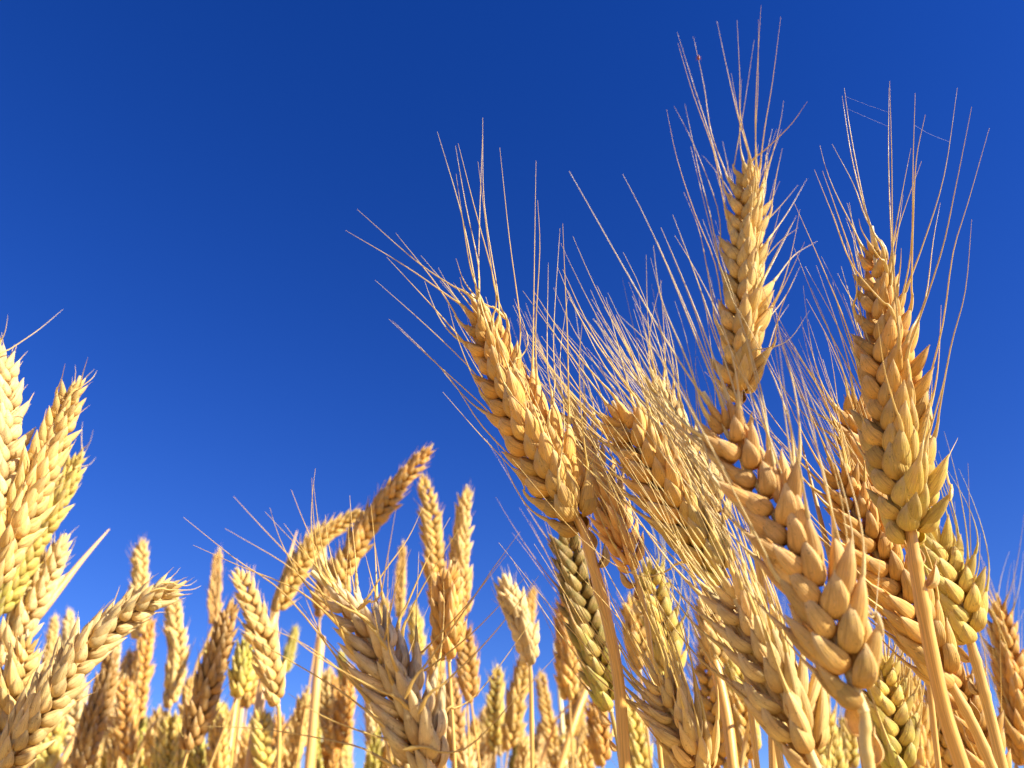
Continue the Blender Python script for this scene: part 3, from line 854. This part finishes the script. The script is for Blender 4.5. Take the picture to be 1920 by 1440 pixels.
ear("long golden ear bowing over to the right, its tip the highest of the far ears", (812, 832), [(768, 885), (720, 945), (670, 1020), (640, 1085), (652, 1130)], 50, 'orange', tint2='gold', roll=-25, hi=True, wmm=14, taper=.55)
ear("golden ear bowing right just left of the longest bowed ear", (690, 958), [(640, 982), (590, 1020), (550, 1080), (515, 1150)], 44, 'gold', roll=-30, hi=True, wmm=14)
ear("small cream ear upright in front of the shorter bowed ear", (596, 978), [(594, 1010), (596, 1045), (600, 1085)], 38, 'pale', roll=-60, stem=[(598, 1200), (590, 1440)])
ear("golden upright ear whose tip touches the bowed ear", (790, 888), [(805, 960), (815, 1050), (822, 1150)], 44, 'gold', tint2='orange', roll=-25, hi=True, wmm=14)
ear("golden upright ear standing alone at the right of the bowed pair", (875, 908), [(868, 980), (862, 1060), (868, 1160)], 44, 'straw', tint2='orange', roll=-50, hi=True, wmm=14)
ear("smooth blade-like ear between the bowed ear and its upright neighbour", (755, 1012), [(752, 1070), (750, 1110), (750, 1160)], 28, 'gold', roll=-85)
ear("broad orange ear in the crowd below the two golden upright ears", (845, 1050), [(840, 1120), (838, 1180), (842, 1240)], 74, 'orange', roll=-60, hi=True, wmm=15)
ear("pale ear with a nodding tip standing alone right of centre-left crowd", (942, 1082), [(965, 1140), (985, 1195), (994, 1250)], 56, 'pale', roll=-60, hi=True, wmm=14, stem=[(996, 1300), (998, 1440)], stem_w=12, taper=.2)
ear("narrow ear pressed against the right of the nodding pale ear", (1000, 1098), [(992, 1150), (988, 1200), (985, 1240)], 28, 'gold', roll=-40)
ear("orange ear left of the green unripe ear, in front of blue sky", (1062, 1095), [(1060, 1160), (1064, 1240), (1068, 1315)], 46, 'orange', tint2='gold', roll=-50, hi=True, wmm=14)
ear("brown ear lit from the right below the nodding pale ear", (985, 1225), [(972, 1290), (962, 1350), (952, 1410)], 42, 'gold', roll=-30, tmul=.85)
ear("cream slim ear at the bottom, left of the brown ear", (930, 1265), [(933, 1320), (938, 1380), (940, 1420)], 28, 'pale', roll=-30)
ear("short pale ear at the bottom beside the cream slim ear", (908, 1320), [(910, 1370), (912, 1430)], 30, 'straw', roll=-30)
ear("dark golden ear hanging below the broad orange ear", (870, 1165), [(876, 1240), (884, 1320)], 46, 'orange', roll=-20, hi=True, wmm=14, tmul=.85, stem=[(900, 1440)])
ear("ear with sunlit left side right of the tall thin stem", (1012, 1255), [(1022, 1320), (1035, 1390), (1045, 1450)], 32, 'gold', roll=-20)
ear("green ear behind the left bristles of the bleached ear", (640, 1215), [(645, 1290), (640, 1370), (630, 1430)], 34, 'green', tint2='yellow', roll=-30)
ear("yellow ear at the bottom under the ear with the crisp row of grains", (488, 1325), [(492, 1380), (498, 1450)], 48, 'yellow', roll=-20)
ear("pale broad ear at the bottom left of the bleached ear", (575, 1285), [(565, 1350), (552, 1430)], 42, 'straw', roll=-70)
ear("slim ear beside the pair of thick stems, left of the bleached ear", (618, 1245), [(608, 1310), (602, 1380)], 26, 'straw', roll=-60)
ear("orange tinged ear at the lower left with a bare pointed tip", (357, 1265), [(350, 1320), (345, 1380), (342, 1430)], 30, 'gold', roll=-30)
ear("yellowish ear at the bottom below the dark shaded ear", (398, 1285), [(402, 1340), (408, 1410)], 36, 'yellow', roll=-40)
ear("small yellow ear with upright bristles at the bottom, right of the yellowish one", (420, 1315), [(424, 1370), (428, 1430)], 28, 'yellow', roll=-40)
ear("green ear in the gap right of the dark shaded ear", (462, 1190), [(455, 1250), (448, 1310)], 50, 'green', tint2='yellow', roll=-50, tmul=1.1)
ear("small dark green ear right of the ear with the crisp row of grains", (556, 1170), [(545, 1215), (532, 1265)], 24, 'green', roll=-40)
ear("orange ear at the bottom just left of the green unripe ear's stem", (1118, 1290), [(1122, 1360), (1130, 1440)], 48, 'orange', roll=-40, tmul=.9)
ear("yellow ear squeezed between the bleached ear and the broad orange ear", (775, 1130), [(780, 1180), (785, 1240)], 34, 'yellow', roll=-40)
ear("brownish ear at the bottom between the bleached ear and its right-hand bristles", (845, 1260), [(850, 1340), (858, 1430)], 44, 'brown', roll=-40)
ear("gold ear at the bottom right of the green unripe ear's stem", (1200, 1340), [(1196, 1400), (1192, 1460)], 34, 'gold', roll=-40)
ear("yellow ear low in the far crowd under the orange gold ear", (262, 1335), [(255, 1390), (250, 1450)], 38, 'green', tint2='yellow', roll=-40)
ear("shaded tan ear at the bottom between dark ears on the left", (232, 1300), [(222, 1370), (215, 1440)], 34, 'brown', roll=-40)  # a tan ear, brown tint painted for its shade
ear("pale ear near the bottom, right of the yellow ear of the far crowd", (300, 1320), [(290, 1380), (282, 1440)], 40, 'straw', roll=-60)
ear("yellow green ear at the bottom edge under the orange tinged ear", (372, 1375), [(370, 1420), (372, 1470)], 40, 'green', roll=-40)
ear("straw ear at the bottom edge between the two thick straw stems", (545, 1340), [(540, 1400), (538, 1460)], 38, 'straw', roll=-40)
ear("low golden ear at the bottom edge under the nodding pale ear", (1058, 1330), [(1064, 1400), (1070, 1460)], 34, 'gold', roll=-40)
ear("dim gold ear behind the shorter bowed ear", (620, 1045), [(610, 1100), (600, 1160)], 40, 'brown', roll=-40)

ear("golden ear low between the cream slim ear and the tall thin stem", (968, 1330), [(972, 1390), (975, 1450)], 30, 'gold', roll=-40)
ear("small golden ear at the bottom under the dark golden ear", (890, 1340), [(888, 1390), (886, 1450)], 32, 'gold', roll=-30)
ear("yellow ear at the bottom just below the dark brown ear", (178, 1385), [(176, 1430), (175, 1480)], 34, 'yellow', roll=-30)
ear("greenish ear at the bottom edge left of the bent bare straw", (205, 1400), [(203, 1440), (200, 1490)], 30, 'green', tint2='yellow', roll=-30)
ear("gold ear half seen behind the ear with the crisp row of grains", (478, 1215), [(470, 1270), (462, 1330)], 38, 'gold', roll=-50)
ear("straw ear standing low behind the narrow far left pair", (60, 1330), [(58, 1390), (60, 1440)], 30, 'straw', roll=-40)
ear("tan ear behind the orange gold ear at the left", (243, 1215), [(236, 1280), (230, 1340)], 32, 'tan', roll=-30)
ear("yellow ear close below the finger-slim ear", (398, 1200), [(392, 1250), (386, 1310)], 34, 'yellow', roll=-50)
ear("low straw ear right of the pair of thick stems", (640, 1360), [(642, 1400), (645, 1460)], 32, 'straw', roll=-40)
ear("gold ear behind the foot of the broad orange ear", (815, 1200), [(818, 1260), (822, 1330)], 40, 'gold', roll=-40)
ear("pale ear low behind the orange ear at centre", (1095, 1345), [(1090, 1400), (1088, 1460)], 30, 'straw', roll=-40)
ear("straw ear crowded behind the dark shaded ear at the bottom", (325, 1345), [(322, 1400), (320, 1450)], 36, 'straw', roll=-30)
ear("gold ear just right of the smooth blade-like ear, behind the bristles", (722, 1120), [(716, 1170), (712, 1230)], 34, 'gold', roll=-30)
ear("yellow green ear far behind the nearest ear's foot, low at the right", (1595, 1330), [(1590, 1390), (1588, 1450)], 46, 'yellow', roll=-30)
ear("gold ear deep behind the pale sloping ear, under its bristles", (1385, 1290), [(1392, 1360), (1400, 1440)], 60, 'gold', roll=-30)
ear("gold ear deep in the tangle right of the green unripe ear", (1180, 1110), [(1190, 1180), (1200, 1260)], 56, 'gold', roll=-30)
ear("straw ear deep in the tangle left of the nearest ear's foot", (1320, 1100), [(1335, 1180), (1350, 1260)], 60, 'straw', roll=-30)
ear("orange ear deep behind the two right-hand stems", (1700, 1290), [(1715, 1360), (1730, 1440)], 60, 'orange', roll=-30)

rf = random.Random(5)
for i in range(64):
    x = 70 + i * 16.5 + rf.uniform(-12, 12); y = rf.choice((rf.uniform(1330, 1420), rf.uniform(1240, 1350), rf.uniform(1290, 1400)))
    w = rf.uniform(28, 46); ln = rf.uniform(140, 210)
    lx = rf.uniform(-25, 25) - (960 - x) * .02
    ear("low ear crowded in the far field, only its upper part above the bottom edge", (x, y), [(x + lx * .5, y + ln * .5), (x + lx, y + ln)], w,
        rf.choice(('straw', 'gold', 'yellow', 'green', 'orange', 'pale')))
for i in range(12):
    x = 1170 + i * 64 + rf.uniform(-25, 25); y = rf.uniform(1120, 1330); w = rf.uniform(50, 72); ln = rf.uniform(230, 290)
    ear("blurred ear deep in the tangle behind the big bearded ears", (x, y), [(x + 20, y + ln * .5), (x + 45, y + ln)], w,
        rf.choice(('straw', 'gold', 'yellow', 'orange')), wmm=16, awns=24, awn_mm=44, spread=.3)

# unseen ears added past the right edge to throw shadows on ears in view
CSUN = (SUN.dot(CR), SUN.dot(CU), SUN.dot(CF))
def neighbour(label, x, y, d, k, dx, dy, ln, tint):
    """an added shadow-casting ear whose middle stands k metres sunward of the point seen at (x, y)"""
    X = (x - 960) / F * d + CSUN[0] * k; Y = -(y - 720) / F * d + CSUN[1] * k; D = d + CSUN[2] * k
    cx, cy = 960 + X / D * F, 720 - Y / D * F
    w = 0.017 * F / D
    hl = ln * 0.5 / D * F
    m = math.hypot(dx, dy); dx, dy = dx / m * hl, dy / m * hl
    ear(label, (cx - dx, cy - dy), [(cx, cy), (cx + dx, cy + dy)], w, tint, wmm=17, lean=0.0)
neighbour("added nodding ear outside the right edge whose shadow crosses the bleached ear", 720, 1225, 0.185, 0.27, 1, -1.1, .09, 'gold')
neighbour("added upright ear outside the right edge shading the dark brown ear", 180, 1320, 0.44, 0.72, 0.25, 1, .1, 'gold')
neighbour("added upright ear outside the right edge shading the dark shaded ear", 392, 1270, 0.41, 0.6, 0.2, 1, .1, 'straw')
neighbour("added leaning ear outside the right edge shading the green unripe ear", 1105, 1170, 0.27, 0.36, 0.35, 1, .09, 'gold')

# ------------------------------------------------------------------ bare straws and blades
bare_straw("slanting bare blade at the left, pointed tip against the sky above the sloping ear", [(205, 992), (150, 1055), (90, 1130), (30, 1200)], 0.42, 17, 'rose', blade=True)
bare_straw("pointed bare blade rising beside the shorter bowed ear", [(557, 995), (535, 1070), (515, 1150), (500, 1240)], 0.6, 16, 'rose', blade=True)
bare_straw("thin upright bare blade right of the ear with the crisp row of grains", [(477, 1060), (470, 1110), (466, 1170)], 0.8, 8, 'rose', blade=True)
bare_straw("slanting bare straw in front of the dark brown ear at the left", [(196, 1295), (160, 1350), (110, 1440)], 0.5, 11, 'rose', blade=True)
bare_straw("thick tan straw, left one of the pair beside the bleached ear", [(602, 1195), (592, 1300), (580, 1440)], 0.55, 17, 'rose')
bare_straw("orange bare straw right of the blurred near ear", [(1340, 1240), (1362, 1340), (1375, 1440)], 0.34, 20, 'orange')
bare_straw("tan bare straw crossing behind the orange ear left of centre", [(1100, 1290), (1078, 1350), (1050, 1440)], 0.6, 13, 'orange')
bare_straw("pale bare blade left of the orange ear at centre", [(1038, 1205), (1046, 1260), (1052, 1330)], 0.7, 8, 'pale', blade=True)
bare_straw("bent bare straw under the orange gold ear at the left", [(238, 1290), (232, 1350), (212, 1440)], 0.62, 9, 'gold')
bare_straw("tan bare straw standing between the yellow ears at the bottom", [(452, 1260), (438, 1350), (425, 1440)], 0.6, 12, 'rose')
bare_straw("dark brown dry blade with a sharp tip beside the nearest ear", [(1498, 812), (1515, 880), (1540, 980), (1570, 1100), (1590, 1230)], 0.26, 11, 'brown', blade=True)

def dry_leaf(label, px, dist, w, tint):
    """a dead blade on its own short straw that runs down to the ground"""
    P = [at(x, y, dist + 0.012 * math.sin(i * 1.7)) for i, (x, y) in enumerate(px)]
    base = P[0]
    g = Vector((base.x + .01, base.y + .03, 0))
    root = bpy.data.objects.new("dry_straw", None); root.location = g
    root["label"] = label; root["category"] = "dry straw"; root["group"] = "bare straws with a dead leaf"
    COL.objects.link(root)
    mb = MB()
    low = [base.lerp(g, t) - g for t in [i / 10 for i in range(11)]]
    tube(mb, low, [0.0011] * 11, 8, 25)
    kid("stem", mb.mesh("stem", M_STEM), root, jit(TINT['straw'], .06))
    mb = blade_mesh(P, w / F * dist, fold=0.5, twist=2.2)
    mb.v = [p - g for p in mb.v]
    kid("leaf", mb.mesh("leaf", M_LEAF), root, jit(TINT[tint], .06))
dry_leaf("curled tan leaf hanging off a straw low between the far ears on the left", [(250, 1440), (272, 1380), (300, 1345), (338, 1350), (352, 1385)], 0.55, 12, 'tan')
dry_leaf("thin dry leaf bending right beside the pale broad ear at the bottom", [(510, 1440), (528, 1375), (560, 1330), (592, 1322)], 0.55, 11, 'tan')
dry_leaf("pale twisted leaf at the bottom right of the nodding pale ear", [(1010, 1440), (1030, 1380), (1052, 1335), (1085, 1310)], 0.6, 12, 'rose')
dry_leaf("brown twisted leaf low between the dark brown ear and the bottom edge", [(160, 1440), (175, 1380), (205, 1345), (232, 1352)], 0.5, 13, 'tan')
dry_leaf("pale narrow leaf low among the bristles right of the blurred near ear", [(1390, 1440), (1398, 1370), (1420, 1310), (1452, 1275)], 0.32, 15, 'straw')

# ------------------------------------------------------------------ small things
def mite():
    m, nt = new_mat("red_shell")
    out = N(nt, "ShaderNodeOutputMaterial"); b = N(nt, "ShaderNodeBsdfPrincipled")
    n1 = N(nt, "ShaderNodeTexNoise", i_Scale=900.0)
    geo = N(nt, "ShaderNodeNewGeometry"); nt.links.new(geo.outputs["Position"], n1.inputs["Vector"])
    nt.links.new(mixc(nt, n1.outputs[0], (0.10, 0.02, 0.01, 1), (0.42, 0.10, 0.04, 1)), b.inputs["Base Color"])
    b.inputs["Roughness"].default_value = 0.3
    nt.links.new(b.outputs[0], out.inputs[0])
    c = on_awn(1309, 108) - CF * 0.0004
    mb = MB()
    def blob(o, r):
        tube(mb, [o + CU * (r[1] * math.sin(a)) for a in [(-1.57 + 3.14 * i / 8) for i in range(9)]],
             [max(1e-6, r[0] * math.cos(-1.57 + 3.14 * i / 8)) for i in range(9)], 10, 1)
    blob(Vector((0, 0, 0)), (0.0006, 0.00075)); blob(CU * 0.00085, (0.0003, 0.00035))
    for s in (1, -1):
        for k in (-1, 0, 1):
            a = CU * 0.0003 * k
            tube(mb, [a, a + CR * s * 0.0008 + CU * 0.0002 * k - CF * 0.0002, a + CR * s * 0.0011 + CU * 0.0005 * (k - .4)], [0.00009, 0.00007, 0.00004], 4, 1)
    o = bpy.data.objects.new("insect", mb.mesh("insect", m))
    o.location = c
    o["label"] = "tiny red-brown insect clinging to a bristle at the top of the tallest ear"
    o["category"] = "insect"
    COL.objects.link(o)
mite()

def silk(label, px, d):
    m = bpy.data.materials.get("silk")
    if m is None:
        m, nt = new_mat("silk")
        out = N(nt, "ShaderNodeOutputMaterial"); b = N(nt, "ShaderNodeBsdfPrincipled")
        b.inputs["Base Color"].default_value = (0.8, 0.82, 0.85, 1); b.inputs["Roughness"].default_value = 0.2
        nt.links.new(b.outputs[0], out.inputs[0])
    a, b = on_awn(*px[0]), on_awn(*px[-1])
    n = len(px) - 1
    P = [a] + [at(px[i][0], px[i][1], pix(a)[2] * (1 - i / n) + pix(b)[2] * i / n) for i in range(1, n)] + [b]
    mb = MB()
    q = catmull(P, 12)
    o0 = q[0]
    tube(mb, [p - o0 for p in q], [0.000016] * len(q), 4, 1)
    o = bpy.data.objects.new("spider_thread", mb.mesh("spider_thread", m))
    o.location = o0
    o["label"] = label; o["category"] = "spider thread"; o["group"] = "spider threads across the right ear's bristles"
    COL.objects.link(o)
silk("faint upper spider thread strung between the left bristles above the right ear", [(1586, 180), (1625, 196), (1668, 212)], 0.215)
silk("faint lower spider thread reaching the middle bristle above the right ear", [(1590, 204), (1630, 222), (1669, 236)], 0.213)
silk("spider thread between the two right-hand bristles above the right ear", [(1714, 232), (1745, 252), (1781, 268)], 0.214)

print("objects", len(scene.objects), "awns", N_AWN)
